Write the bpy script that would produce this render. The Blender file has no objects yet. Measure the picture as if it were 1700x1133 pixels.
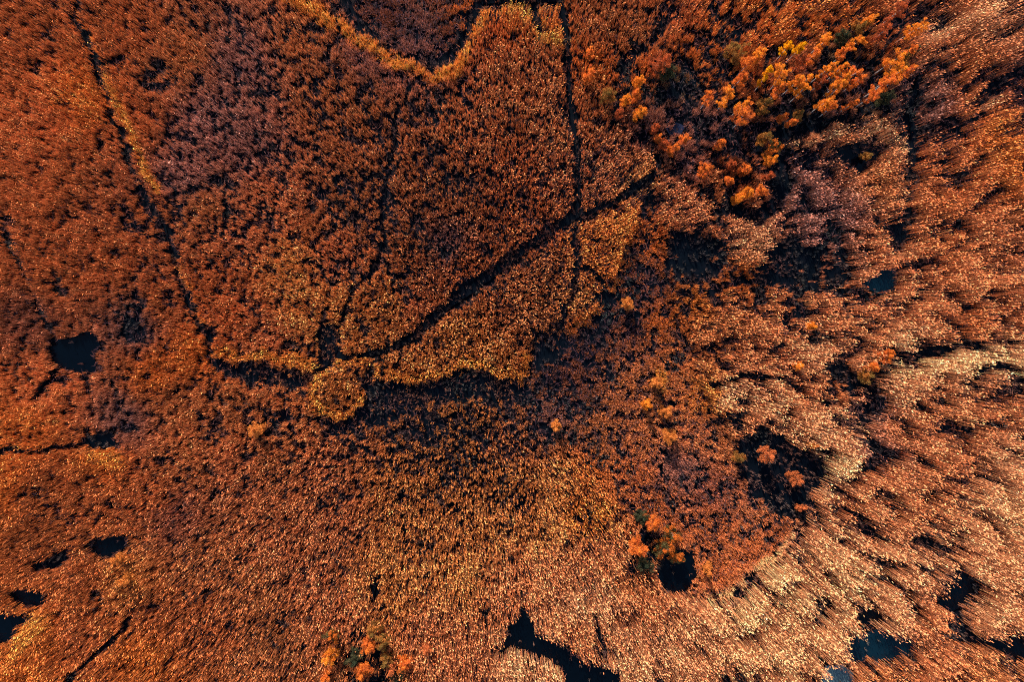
import bpy, math
import numpy as np

# ------------------------------------------------------------------ camera, light, exposure
scene = bpy.context.scene
CAM_H = 70.0
FPX = 1133.3                       # focal length in pixels of the 1700 px wide photograph (24 mm lens)
cam_data = bpy.data.cameras.new('camera')
cam = bpy.data.objects.new('camera', cam_data)
scene.collection.objects.link(cam)
cam.location = (0, 0, CAM_H)
cam.rotation_euler = (0, 0, 0)
cam_data.sensor_width = 36.0
cam_data.lens = 36.0 * FPX / 1700.0
cam_data.clip_end = 2000
scene.camera = cam

SUN_EL = math.radians(31)
SUN_DIR = (-0.30, 0.954)           # the ground direction towards the sun
world = bpy.data.worlds.new('World')
scene.world = world
world.use_nodes = True
wn = world.node_tree.nodes
sky = wn.new('ShaderNodeTexSky')
sky.sky_type = 'NISHITA'
sky.sun_disc = False
sky.sun_elevation = SUN_EL
sky.sun_rotation = math.atan2(SUN_DIR[0], SUN_DIR[1])
sky.air_density = 1.4
sky.ozone_density = 3.0
wn['Background'].inputs['Strength'].default_value = 0.13
world.node_tree.links.new(sky.outputs[0], wn['Background'].inputs['Color'])

sun_data = bpy.data.lights.new('sun', 'SUN')
sun_data.energy = 5.0
sun_data.angle = math.radians(0.5)
sun_data.color = (1.0, 0.86, 0.72)
sun = bpy.data.objects.new('sun', sun_data)
scene.collection.objects.link(sun)
from mathutils import Vector
d = Vector((-SUN_DIR[0] * math.cos(SUN_EL), -SUN_DIR[1] * math.cos(SUN_EL), -math.sin(SUN_EL)))
sun.rotation_euler = d.to_track_quat('-Z', 'Y').to_euler()
sun.location = (-20, 60, 60)

vs = scene.view_settings
vs.view_transform = 'Standard'
vs.look = 'None'
vs.gamma = 1.0
vs.exposure = 1.0
scene.cycles.use_denoising = False
scene.cycles.filter_width = 1.1
scene.cycles.max_bounces = 5
scene.cycles.diffuse_bounces = 1
scene.cycles.transmission_bounces = 3

rng = np.random.default_rng(11)

# ------------------------------------------------------------------ plan of the marsh
# plan coordinates (u, v): 0.06 m per unit, u to the east, v to the south, origin at the north-west
def plan(u, v, z=2.0):
    k = (CAM_H - z) / FPX
    return (np.asarray(u) - 850) * k, (566.5 - np.asarray(v)) * k

def lattice(n, seed):
    return np.random.default_rng(seed).random((n, n))

def noise(x, y, scale, seed):
    n = 257
    g = lattice(n - 1, seed)
    fx = x / scale + 1000.37; fy = y / scale + 1000.73
    ix = np.floor(fx).astype(int); iy = np.floor(fy).astype(int)
    tx = fx - ix; ty = fy - iy
    tx = tx * tx * (3 - 2 * tx); ty = ty * ty * (3 - 2 * ty)
    a = g[iy % 256, ix % 256]; b = g[iy % 256, (ix + 1) % 256]
    c = g[(iy + 1) % 256, ix % 256]; e = g[(iy + 1) % 256, (ix + 1) % 256]
    return (a * (1 - tx) + b * tx) * (1 - ty) + (c * (1 - tx) + e * tx) * ty

def fbm(x, y, scale, seed, octaves=3):
    s = 0; w = 1; t = 0
    for k in range(octaves):
        s = s + w * noise(x, y, scale / 2 ** k, seed + k * 7)
        t += w; w *= 0.55
    return s / t

def inside(u, v, poly):
    r = np.zeros(u.shape, bool)
    p = np.array(poly, float)
    q = np.roll(p, -1, axis=0)
    for (x0, y0), (x1, y1) in zip(p, q):
        if y0 == y1: continue
        c = ((y0 > v) != (y1 > v)) & (u < (x1 - x0) * (v - y0) / (y1 - y0) + x0)
        r ^= c
    return r

def dist(u, v, line, closed=False):
    p = np.array(line, float)
    q = p[1:] if not closed else np.roll(p, -1, axis=0)
    best = np.full(u.shape, 1e9)
    for (x0, y0), (x1, y1) in zip(p, q):
        dx, dy = x1 - x0, y1 - y0
        L = dx * dx + dy * dy + 1e-9
        t = np.clip(((u - x0) * dx + (v - y0) * dy) / L, 0, 1)
        best = np.minimum(best, np.hypot(u - x0 - t * dx, v - y0 - t * dy))
    return best

def soft(u, v, poly, edge):
    """1 inside, falling to 0 over 'edge' units outside"""
    i = inside(u, v, poly)
    dd = dist(u, v, poly, True)
    s = np.where(i, dd, -dd)
    return np.clip(s / edge + 0.5, 0, 1)

# plant colours (linear)
PAL = {
    'R': (0.62, 0.17, 0.055), 'O': (0.78, 0.205, 0.046), 'G': (0.82, 0.275, 0.078), 'P': (0.96, 0.355, 0.155),
    'B': (0.28, 0.085, 0.045), 'V': (0.36, 0.14, 0.10), 'M': (0.60, 0.19, 0.066), 'K': (0.12, 0.085, 0.05),
    'T': (0.74, 0.225, 0.085), 'Y': (0.92, 0.275, 0.055),
}
# u, v, colour, brightness, density, height; upper-left V paints its dim bluish light
ANCH = [
 (-100,60,'R',1,.8,2.4),(50,50,'R',.9,.85,2.4),(60,200,'R',1.1,.92,2.5),(50,330,'R',.9,.85,2.4),(200,50,'R',.85,.75,2.4),(140,160,'O',1,.95,2.5),
 (220,200,'R',1,.85,2.4),(300,90,'M',.9,.66,2.4),(400,100,'V',1.15,.58,2.4),(400,230,'V',1.15,.56,2.4),(500,60,'M',1,.62,2.4),(540,160,'M',.9,.5,2.4),
 (600,200,'M',.9,.55,2.4),(300,290,'V',1.2,.58,2.4),(340,200,'V',1.2,.6,2.4),(250,350,'R',.8,.6,2.4),(330,350,'M',.9,.62,2.4),(450,340,'T',1,.6,2.4),
 (400,390,'T',.9,.6,2.4),(480,440,'G',1.05,.75,2.5),(500,510,'G',1.05,.82,2.5),(440,560,'T',1,.8,2.5),(350,460,'R',.95,.7,2.4),(180,440,'R',.9,.85,2.4),
 (80,450,'R',.9,.85,2.4),(-50,450,'R',.9,.85,2.4),(40,530,'B',1.2,.8,2.3),(220,540,'V',.9,.6,1.8),(260,500,'R',.85,.75,2.3),(380,520,'R',1.05,.8,2.4),
 (250,620,'O',.85,.8,2.2),(320,590,'O',.9,.85,2.3),(60,640,'R',1.05,.9,2.3),(40,710,'O',.95,.92,2.3),(-60,720,'O',.95,.92,2.3),(200,700,'V',1,.65,2.),
 (300,680,'M',.95,.72,2.2),(170,760,'O',.95,.9,2.2),(60,820,'R',.72,.85,2.2),(0,800,'O',1,.95,2.2),(140,840,'R',.8,.85,2.2),(60,900,'R',.66,.8,2.2),
 (240,820,'R',.95,.72,2.2),(300,770,'M',1,.7,2.2),(290,860,'B',1.4,.6,2.2),(380,790,'T',.85,.7,2.3),(400,700,'M',1,.7,2.1),(330,930,'M',1.,.62,2.3),
 (140,960,'R',.85,.85,2.2),(200,960,'G',.9,.85,2.3),(60,1060,'O',.75,.95,2.4),(20,1120,'O',.9,.9,2.3),(120,1060,'R',.88,.9,2.3),(230,1090,'O',.85,.85,2.3),
 (260,1020,'R',.8,.75,2.3),(350,1050,'R',.85,.65,2.3),(440,1080,'M',.9,.7,2.4),(430,1000,'M',.95,.68,2.4),(520,960,'T',.9,.74,2.5),(460,880,'T',.85,.75,2.4),
 (550,860,'T',.9,.66,2.4),(540,780,'T',.85,.6,2.3),(470,720,'M',1,.62,2.1),(600,740,'M',.85,.5,2.1),(650,780,'G',.75,.5,2.2),(640,690,'M',.7,.42,1.6),
 (720,720,'G',.65,.36,2.1),(780,700,'G',.6,.36,2.1),(760,780,'G',.7,.42,2.3),(850,740,'M',.9,.45,2.1),(840,800,'G',.8,.6,2.4),(930,790,'G',.95,.85,2.5),
 (980,780,'O',1.,.85,2.5),(680,860,'G',.8,.6,2.4),(800,870,'G',.85,.7,2.5),(900,880,'G',.9,.78,2.6),(980,860,'Y',.85,.8,2.5),(650,950,'G',.85,.76,2.5),
 (760,960,'G',.9,.8,2.6),(560,1030,'T',.9,.76,2.5),(700,1050,'T',1,.82,2.7),(760,1090,'T',1,.8,2.8),(850,980,'T',1.05,.85,2.7),(650,1000,'G',.9,.85,2.5),
 (930,950,'T',1.1,.88,2.8),(1000,930,'T',1,.85,2.7),(960,1010,'P',.85,.92,3.),(1000,1000,'P',.9,.92,3.1),(1050,960,'M',1.1,.8,2.6),(1080,1010,'T',1,.9,2.9),
 (880,1110,'P',1,.95,2.8),(960,1060,'T',1.1,.9,3.),(1100,1090,'P',.86,.97,3.2),(1180,1060,'P',.86,.97,3.2),(1250,1020,'P',1.1,1,3.3),(1300,960,'P',1.15,1,3.3),
 (1350,1010,'P',1.05,.98,3.3),(1300,1090,'P',.95,.95,3.2),(1340,900,'P',.85,.97,3.2),(1400,900,'P',.95,1,3.2),(1450,960,'P',.95,.95,3.1),(1400,960,'P',.98,.97,3.2),
 (1420,850,'T',1.1,.92,3.),(1400,780,'P',1.1,1,3.1),(1470,790,'T',1,.88,2.9),(1540,840,'T',.98,.85,2.9),(1640,830,'P',.95,.95,3.),(1540,930,'P',.9,.95,3.1),
 (1640,930,'P',.85,.95,3.),(1690,860,'P',.9,.95,3.),(1780,900,'P',.85,.95,3.),(1660,1010,'P',.82,.92,3.),(1560,1030,'T',1,.9,2.9),(1500,1030,'P',.85,.92,3.),
 (1560,1100,'T',.9,.82,2.7),(1640,1120,'M',1.1,.75,2.4),(1470,1130,'M',1.1,.75,2.4),(1380,1060,'P',.9,.92,3.1),(1780,1060,'T',.95,.85,2.8),
 (1050,1130,'P',.95,.95,3.1),(1120,1180,'P',.95,.95,3.1),(1350,1180,'T',.9,.85,3.),
 (760,200,'M',1,.62,2.4),(700,300,'M',.9,.52,2.4),(760,330,'M',.8,.5,2.4),(820,60,'R',1.1,.72,2.4),(840,20,'O',1.05,.88,2.4),(900,120,'M',1.1,.66,2.4),
 (900,200,'M',1.05,.68,2.4),(850,280,'R',.9,.58,2.4),(850,340,'R',.8,.5,2.4),(740,400,'V',.9,.48,2.4),(680,420,'M',.8,.5,2.4),(930,300,'T',.85,.66,2.4),
 (900,360,'R',.85,.6,2.4),(640,500,'G',.9,.72,2.5),(590,540,'G',1,.78,2.5),(540,500,'G',.98,.75,2.5),(700,500,'T',.85,.65,2.4),(780,450,'R',.85,.6,2.4),
 (560,430,'T',1,.6,2.4),(600,330,'M',.85,.5,2.4),(830,130,'M',1,.62,2.4),
 (760,560,'G',.9,.82,2.5),(700,600,'G',.95,.85,2.5),(820,600,'G',.98,.85,2.5),(850,520,'M',1.05,.72,2.5),(900,450,'M',1,.7,2.5),(900,500,'M',1.05,.72,2.5),
 (980,400,'O',1.,.82,2.6),(1020,370,'O',1.05,.88,2.6),(960,500,'G',.98,.92,2.6),(1000,440,'O',1,.88,2.6),(1030,270,'T',.95,.75,2.5),(1000,300,'T',.9,.65,2.5),
 (1060,290,'G',.8,.7,2.5),(560,640,'G',.85,.8,2.6),
 (920,620,'B',.8,.4,.7),(960,590,'B',.8,.45,.7),(920,700,'V',.85,.6,.7),(960,660,'B',1,.6,.7),(1000,700,'M',.85,.75,.8),(1050,640,'M',.9,.75,.8),
 (1080,720,'M',.95,.8,.9),(1000,740,'M',.9,.72,.8),(1050,780,'R',.9,.75,.9),(1130,780,'V',1.1,.75,.8),(1180,820,'B',1.3,.75,.8),(1100,840,'R',.85,.7,.9),
 (1180,870,'R',.8,.8,.9),(1250,920,'R',.9,.92,1.),(1300,890,'R',.7,.8,.9),(1200,950,'R',.95,.92,1.),(1100,650,'M',1,.8,1.2),(1150,720,'T',.9,.8,1.1),
 (1040,540,'B',1,.55,.8),(1080,480,'B',1,.6,.9),(1000,540,'B',.8,.4,.7),(1050,460,'B',1.1,.55,.9),(1080,400,'O',.85,.7,1.6),(1100,530,'O',.75,.65,1.3),
 (1150,500,'Y',.75,.62,1.6),(1170,570,'M',1.1,.78,1.8),(1220,530,'M',1.1,.75,2.),(1250,600,'T',.9,.8,2.2),(1300,550,'T',.95,.8,2.2),(1350,580,'P',.8,.8,2.4),
 (1320,500,'M',1.,.7,2.),(1180,660,'Y',.9,.85,2.2),(1240,660,'P',.95,.95,2.8),(1300,680,'P',.85,.92,2.8),(1360,700,'P',.8,.92,2.8),(1420,710,'P',.95,.97,2.9),
 (1340,650,'T',.9,.82,2.5),(1250,720,'T',.85,.72,2.2),(1200,740,'M',1,.7,1.2),(1400,650,'M',.9,.55,1.8),
 (1130,340,'T',1,.85,2.4),(1180,350,'T',.95,.8,2.3),(1250,400,'P',.82,.97,2.9),(1150,420,'B',.7,.35,.7),(1340,430,'B',.8,.3,.8),(1240,460,'O',.75,.65,1.4),
 (1340,330,'V',1,.72,2.2),(1330,270,'V',1,.7,2.3),(1400,350,'V',1.2,.8,2.4),(1440,210,'P',.72,.97,2.7),(1400,220,'T',.98,.92,2.6),(1490,240,'T',.95,.82,2.6),
 (1460,300,'M',1.1,.8,2.5),(1360,390,'V',1.1,.7,2.2),(1480,400,'T',1,.8,2.6),(1530,430,'T',.9,.75,2.6),(1590,330,'R',1.1,.8,2.6),(1560,260,'R',.9,.55,2.3),
 (1520,140,'V',.9,.55,2.2),(1560,180,'V',.9,.5,2.),(1620,180,'R',1,.65,2.4),(1620,110,'R',1.05,.8,2.5),(1560,80,'T',.85,.88,2.6),(1640,40,'P',.6,.95,2.7),
 (1590,20,'T',.85,.88,2.6),(1690,130,'B',1,.5,2.),(1660,220,'O',.9,.82,2.6),(1690,280,'O',.9,.82,2.6),(1640,300,'R',1,.75,2.6),(1640,390,'T',.88,.8,2.6),
 (1780,250,'O',.9,.82,2.6),(1780,430,'T',1,.9,2.6),(1690,400,'T',.88,.82,2.6),(1570,400,'R',1.1,.8,2.5),(1620,470,'T',1,.9,2.8),(1540,510,'T',1,.82,2.8),(1620,540,'R',1.1,.78,2.6),
 (1690,520,'T',.9,.85,2.6),(1400,510,'T',.95,.72,2.3),(1440,540,'T',1,.72,2.3),(1480,550,'T',1,.75,2.4),(1500,560,'P',1,.98,2.6),
 (1620,600,'P',1.,1,2.8),(1690,600,'P',1,1,2.8),(1540,620,'P',.85,.92,2.8),(1500,650,'P',.82,.9,2.8),(1560,680,'T',1.1,.9,2.8),(1500,710,'T',1,.85,2.8),
 (1600,740,'T',1.,.85,2.8),(1660,680,'T',.9,.8,2.7),(1680,780,'P',.85,.92,2.9),(1460,680,'V',1,.45,2.2),(1460,750,'V',.9,.5,2.3),(1590,790,'T',.95,.82,2.8),
 (1000,40,'M',1,.72,2.),(1060,60,'M',1,.7,1.9),(980,100,'O',.85,.72,1.9),(1130,30,'R',1,.68,1.8),(1200,40,'O',.95,.7,1.7),(1270,30,'O',.9,.7,1.7),
 (1340,30,'O',.85,.68,1.8),(1420,40,'O',.85,.68,1.9),(1480,50,'R',.9,.7,2.),(1500,10,'R',1,.78,2.2),(1150,90,'O',.8,.5,1.3),(1130,140,'K',1,.4,1.),
 (1200,120,'O',.8,.6,1.3),(1060,110,'O',.85,.62,1.5),(1000,180,'M',1,.65,1.9),(1080,210,'V',1,.6,1.4),(1130,200,'V',.9,.5,1.),(1180,210,'V',1.1,.6,1.2),
 (1150,270,'V',1.1,.6,1.3),(1200,260,'R',.85,.6,1.3),(1230,300,'R',.8,.6,1.4),(1200,310,'M',1,.7,1.6),(1270,130,'R',.95,.55,1.4),(1300,160,'B',1,.4,1.),
 (1350,200,'K',.8,.3,.8),(1360,130,'B',1,.4,1.),(1400,100,'K',1,.4,1.),(1430,150,'B',1,.45,1.),(1450,170,'K',1,.4,1.),(1480,80,'R',.7,.6,1.4),(1240,230,'B',1.1,.45,1.),
 (1390,190,'V',1,.5,1.2),(640,30,'B',1,.8,1.1),(700,40,'V',.9,.8,1.1),(620,70,'V',1.2,.8,1.),(700,80,'V',1.25,.8,1.),(770,20,'O',.85,.6,1.6),(740,60,'B',1,.6,.9),
]
# open channels, game trails and ditches: line, width, how bare (1 = nothing grows)
LINES = [
 ([(932,-80),(935,0),(940,60),(946,140),(948,180),(958,240),(962,300),(958,355)],6,.82),
 ([(962,352),(930,376),(900,392),(850,430),(800,468),(750,503),(705,542)],12,.9),
 ([(720,530),(680,565),(640,584),(600,592),(562,594)],7,.85),
 ([(1080,290),(1050,318),(1010,342),(965,356)],7,.8),
 ([(700,128),(670,160),(660,200),(652,260),(640,320),(634,400),(625,450),(592,480),(572,510),(563,540),(560,580),(545,605),(520,615)],2,.88),
 ([(120,-60),(122,0),(124,30),(138,60),(150,90),(160,125),(182,190),(208,250),(238,320),(274,375),(288,440),(308,480),(322,520),(340,556),(345,590)],2.6,.85),
 ([(150,92),(175,98),(200,88)],6,.77),
 ([(-60,755),(0,749),(50,750),(100,741),(150,735)],4.5,.8),
 ([(955,380),(960,430),(950,480),(936,525),(930,550)],6,.8),
 ([(970,448),(985,455),(1000,466)],4,.85),
 ([(95,1160),(135,1110),(180,1070),(205,1035),(220,1010)],3,.85),
 ([(628,955),(620,980),(617,1000)],5,.9),
 ([(665,580),(663,605)],4,.8),
 ([(1500,400),(1510,350),(1512,290),(1516,220),(1510,180),(1530,120)],7,.8),
 ([(0,380),(20,420),(50,490),(80,545)],3,.8),
 ([(55,660),(90,615)],4,.8),
 ([(1620,170),(1650,150),(1690,118),(1760,80)],12,.6),
 ([(820,170),(860,185),(900,197)],4,.45),
 ([(872,2),(880,20),(893,40),(903,52)],6,.9),
 ([(800,2),(850,0),(930,-2)],8,.9),
 ([(1180,640),(1230,625),(1290,630),(1340,650),(1390,670)],5,.82),
 ([(340,400),(420,380)],3,.4),
 ([(60,830),(110,880)],4,.5),
 ([(100,925),(60,940)],9,.8),
 ([(440,690),(400,750)],4,.6),
 ([(1440,640),(1440,700),(1460,750),(1440,800)],9,.6),
 ([(1600,720),(1640,700),(1690,690)],6,.6),
 ([(1590,695),(1620,715),(1660,700)],8,.7),
 ([(1350,925),(1375,945),(1400,985)],6,.7),
 ([(1550,640),(1500,760),(1480,810)],5,.3),
 ([(1590,1010),(1602,1040),(1600,1062)],11,.9),
 ([(1380,1000),(1375,1030)],8,.7),
 ([(1440,800),(1400,850)],6,.6),
 ([(985,1030),(998,1062),(1005,1095)],6,.6),
 ([(1110,40),(1060,70),(1030,110)],9,.5),
 ([(1215,345),(1260,360),(1290,345),(1300,300),(1295,250)],12,.9),
]
# bare or flooded hollows: outline, how bare
HOLES = [
 ([(85,558),(100,562),(150,545),(163,575),(155,590),(157,620),(135,616),(110,614),(88,602),(80,580)],1),
 ([(130,612),(150,615),(145,655),(132,652)],.8),
 ([(524,538),(556,538),(566,575),(556,592),(540,606),(524,604)],.9),
 ([(140,722),(182,716),(190,745),(145,750)],.9),
 ([(153,905),(165,893),(208,893),(207,908),(175,928),(156,920)],1),
 ([(50,932),(88,926),(84,945),(55,950)],.9),
 ([(5,985),(30,978),(72,990),(68,1006),(40,1008)],1),
 ([(-30,1010),(8,1022),(50,1030),(25,1048),(10,1070),(-30,1060)],1),
 ([(150,985),(165,990),(160,1020),(145,1015)],.8),
 ([(1383,252),(1400,238),(1455,235),(1462,255),(1432,287),(1410,275)],.97),
 ([(1262,430),(1290,393),(1340,395),(1385,412),(1420,418),(1425,445),(1405,492),(1340,482),(1262,470)],.72),
 ([(1100,395),(1130,390),(1205,400),(1213,425),(1190,450),(1140,470),(1108,440)],.7),
 ([(1433,472),(1455,460),(1470,445),(1484,446),(1482,478),(1465,487),(1440,480)],1),
 ([(1476,375),(1484,405),(1500,415),(1508,380),(1495,365)],.9),
 ([(1530,565),(1600,570),(1690,556),(1700,572),(1600,586),(1540,592),(1500,588)],.85),
 ([(1490,588),(1560,578),(1580,590),(1530,600),(1485,606)],.8),
 ([(1604,655),(1608,618),(1625,604),(1665,602),(1700,612),(1700,624),(1660,614),(1625,620),(1614,650)],.97),
 ([(1680,618),(1720,622),(1720,665),(1690,655)],.8),
 ([(1225,725),(1262,712),(1300,722),(1345,745),(1382,785),(1350,825),(1340,862),(1300,862),(1255,835),(1230,790)],.9),
 ([(1180,682),(1230,690),(1240,712),(1200,702)],.85),
 ([(1092,955),(1105,925),(1150,912),(1158,955),(1140,985),(1100,980)],.97),
 ([(1060,880),(1100,890),(1120,930),(1060,940)],.5),
 ([(815,1082),(840,1060),(858,1030),(864,1005),(878,1028),(892,1052),(925,1070),(965,1098),(1030,1120),(1030,1180),(945,1180),(932,1108),(885,1085),(850,1074),(828,1088)],1),
 ([(1402,1082),(1420,1060),(1462,1048),(1512,1060),(1520,1082),(1490,1096),(1445,1092),(1420,1102)],.97),
 ([(1362,1140),(1372,1108),(1395,1106),(1415,1118),(1416,1140)],1),
 ([(1423,1022),(1433,1005),(1465,1003),(1478,1032),(1452,1030),(1432,1040)],.95),
 ([(1578,960),(1592,947),(1614,950),(1614,975),(1602,1002),(1580,1012),(1552,1006),(1572,990),(1572,970)],1),
 ([(1598,1062),(1640,1060),(1720,1064),(1720,1112),(1680,1088),(1640,1076)],.97),
 ([(1475,965),(1492,960),(1494,978),(1480,982)],.9),
 ([(1440,925),(1472,922),(1500,938),(1530,938),(1528,950),(1470,936)],.85),
 ([(1510,1010),(1530,1003),(1540,1015),(1520,1030)],.85),
 ([(1560,890),(1620,878),(1622,892),(1590,905)],.75),
 ([(795,1018),(815,1016),(812,1030),(800,1028)],.9),
 ([(722,1025),(738,1022),(732,1040)],.8),
 ([(700,955),(715,955),(712,972),(700,972)],.7),
 ([(320,545),(350,540),(348,562),(330,560)],.95),
 ([(570,1062),(600,1050),(640,1090),(650,1150),(570,1150)],.6),
 ([(1300,200),(1340,195),(1400,188),(1440,188),(1440,196),(1380,205),(1320,224),(1290,240),(1276,226)],.92),
 ([(1510,195),(1560,205),(1600,190),(1640,198),(1600,215),(1560,240),(1530,262),(1512,240)],.5),
 ([(925,168),(950,165),(952,192),(930,190)],.85),
 ([(985,490),(1010,475),(1030,500),(1000,510),(985,505)],.9),
 ([(880,555),(935,548),(930,600),(885,610)],.6),
 ([(195,535),(230,530),(240,560),(200,565)],.6),
 ([(1100,340),(1060,380),(1075,300)],.4),
 ([(1380,610),(1440,598),(1480,620),(1440,650),(1400,640)],.6),
 ([(1385,15),(1420,0),(1600,-10),(1610,20),(1580,45),(1545,50)],.25),
 ([(1550,18),(1590,10),(1585,42),(1558,48)],.75),
 ([(570,-20),(560,5),(600,50),(640,80),(622,50),(590,20),(590,-20)],.8),
 ([(640,84),(700,100),(735,112),(765,85),(800,20),(790,-20),(775,20),(765,60),(735,92),(690,84)],.85),
]
# places where the plants are low: outline, height, edge
LOWS = [
 ([(560,-60),(560,2),(600,50),(650,88),(702,106),(735,112),(762,88),(780,48),(800,0),(800,-60)],1.0,4),
 ([(345,596),(400,602),(480,618),(515,614),(520,640),(480,650),(400,630),(350,612)],.4,10),
 ([(608,620),(625,634),(680,640),(740,630),(770,606),(800,612),(830,628),(870,638),(890,650),(880,672),(760,660),(660,680),(610,672),(600,640)],.4,12),
 ([(525,690),(560,702),(600,682),(610,700),(570,722),(535,708)],.4,10),
 ([(882,648),(880,590),(890,560),(932,552),(980,520),(992,490),(1020,450),(1048,375),(1090,400),(1100,450),(1110,520),(1150,600),(1168,660),(1180,700),(1225,735),(1240,800),(1300,862),(1338,862),(1322,890),(1290,928),(1240,968),(1192,1002),(1150,990),(1110,940),(1050,870),(1010,800),(950,740),(905,700)],.8,6),
]
BARE = [LOWS[1][0], LOWS[2][0], LOWS[3][0]]
# crests a little taller than the bed, sunlit rims painted in as paler colour: line, half width, colour, brightness
CRESTS = [
 ([(480,-10),(520,12),(560,38),(600,68),(650,100),(700,114)],13,'Y',1.15),
 ([(716,130),(758,112),(775,88),(785,55),(812,14),(865,8),(885,26),(905,58),(935,68)],11,'Y',1.15),
 ([(905,-5),(930,20),(925,45)],16,'O',1.1),
 ([(168,118),(178,148),(203,200),(226,248),(240,285),(258,310)],6,'Y',1.15), ([(130,30),(142,60),(156,95)],4,'O',1.2), ([(296,440),(316,480),(345,556)],4,'O',1.2),
 ([(620,618),(680,630),(740,616),(775,598),(800,604),(830,622),(870,628),(878,590)],9,'Y',1.0),
 ([(480,604),(400,592),(350,585)],6,'Y',1.),
 ([(85,170),(130,130)],6,'O',1.2),
 ([(600,604),(560,600),(525,625),(515,660),(535,688),(562,692),(592,680),(604,655)],9,'Y',1.1),
 ([(1192,1004),(1242,970),(1292,930),(1325,893)],12,'P',1.2),
 ([(1480,608),(1540,612),(1600,596),(1650,590),(1720,612)],13,'P',1.3),
 ([(1210,640),(1240,650),(1200,665)],12,'P',1.05),
 ([(1318,240),(1380,217),(1410,200),(1450,200),(1490,225),(1502,262)],11,'P',.95),
 ([(850,1085),(890,1095),(930,1120)],13,'P',1.1),
 ([(955,545),(985,520),(1015,470),(1035,400),(1045,360)],12,'O',1.15),
 ([(20,1080),(45,1050),(55,1035)],16,'Y',1.05),
 ([(150,760),(190,765)],12,'Y',1),
 ([(1400,770),(1410,790),(1385,800)],14,'P',1.15),
 ([(480,595),(540,610),(430,590)],8,'Y',1.1),
 ([(1490,568),(1510,572)],14,'P',1.1),
 ([(1635,168),(1660,160)],9,'P',1.),
 ([(1100,620),(1095,640)],12,'Y',1.),
 ([(1540,56),(1620,20),(1700,-20)],13,'P',.85),
]

# regular field grids (bilinear look-up), one value every 2 plan units
GU0, GV0, GS = -220, -220, 2.0
gu = np.arange(GU0, 1921, GS); gv = np.arange(GV0, 1355, GS)
U, V = np.meshgrid(gu, gv)
WU = U + (fbm(U, V, 26, 3) - .5) * 20 + (noise(U, V, 5, 4) - .5) * 5
WV = V + (fbm(U, V, 26, 5) - .5) * 20 + (noise(U, V, 5, 6) - .5) * 5
acc = np.zeros(U.shape + (5,)); wsum = np.zeros(U.shape)
for (ax, ay, pc, br, dn, hh) in ANCH:
    w = 1.0 / ((WU - ax) ** 2 + (WV - ay) ** 2 + 14 ** 2) ** 1.7
    c = PAL[pc]
    acc += w[..., None] * np.array([c[0] * br, c[1] * br, c[2] * br, dn, hh])
    wsum += w
acc /= wsum[..., None]
COL = acc[..., :3]; DEN = acc[..., 3]; HGT = acc[..., 4]
for line, hw, pc, br in CRESTS:
    m = np.clip(1.5 - dist(WU, WV, line) / hw, 0, 1)
    COL = COL * (1 - m[..., None]) + np.array(PAL[pc]) * br * m[..., None]
    DEN = np.maximum(DEN, m * .98)
    HGT = HGT + .28 * m
COL = COL * (1 + .25 * soft(WU, WV, LOWS[4][0], 20) * np.clip((WU - 960) / 100, 0, 1))[..., None]
LOW = np.zeros(U.shape)
for poly, h, e in LOWS:
    m = soft(WU, WV, poly, e)
    HGT = HGT * (1 - m) + np.minimum(HGT, h) * m
    LOW = np.maximum(LOW, m)
for poly in BARE:
    DEN = DEN * (1 - .78 * soft(WU, WV, poly, 14))
OPEN = np.zeros(U.shape)
for line, w, s in LINES:
    wob = w * (.2 + 1.5 * fbm(U, V, 30, 41))
    OPEN = np.maximum(OPEN, s * np.clip((wob * .75 + 2.0 - dist(WU, WV, line)) / 3 + .5, 0, 1))
for poly, s in HOLES:
    OPEN = np.maximum(OPEN, s * soft(WU, WV, poly, 5 if s > .96 else 14))
DEN = DEN * (1 - OPEN)
# natural patchiness of the stand, finer in the west, coarser clumps in the east
east = np.clip((U - 950) / 400, 0, 1) * np.clip(1.15 - LOW, 0, 1)
west = np.clip((900 - U) / 300, 0, 1) * np.clip((900 - V) / 250, 0, 1)
seast = np.clip((U - 880) / 260, 0, 1)
HGT = HGT * (.60 + .20 * seast - .10 * west)
n1 = fbm(U, V, 9, 21, 2); n2 = fbm(U, V, 24, 31, 3); n3 = fbm(U, V, 90, 51, 3)
HGT = HGT * (1 + (n2 - .5) * (.35 + .5 * east) + (n1 - .5) * .45)
DEN = DEN * np.clip(1.0 + (n1 - .5) * .8 + (n2 - .5) * (.8 + 1.7 * east), .15, 1.4)
COL = COL * (1 + (n3 - .5) * .35 + (n2 - .5) * .4)[..., None]

def look(F, u, v):
    fx = np.clip((u - GU0) / GS, 0, len(gu) - 1.001); fy = np.clip((v - GV0) / GS, 0, len(gv) - 1.001)
    ix = fx.astype(int); iy = fy.astype(int); tx = fx - ix; ty = fy - iy
    if F.ndim == 3: tx = tx[:, None]; ty = ty[:, None]
    return (F[iy, ix] * (1 - tx) + F[iy, ix + 1] * tx) * (1 - ty) + (F[iy + 1, ix] * (1 - tx) + F[iy + 1, ix + 1] * tx) * ty

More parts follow.
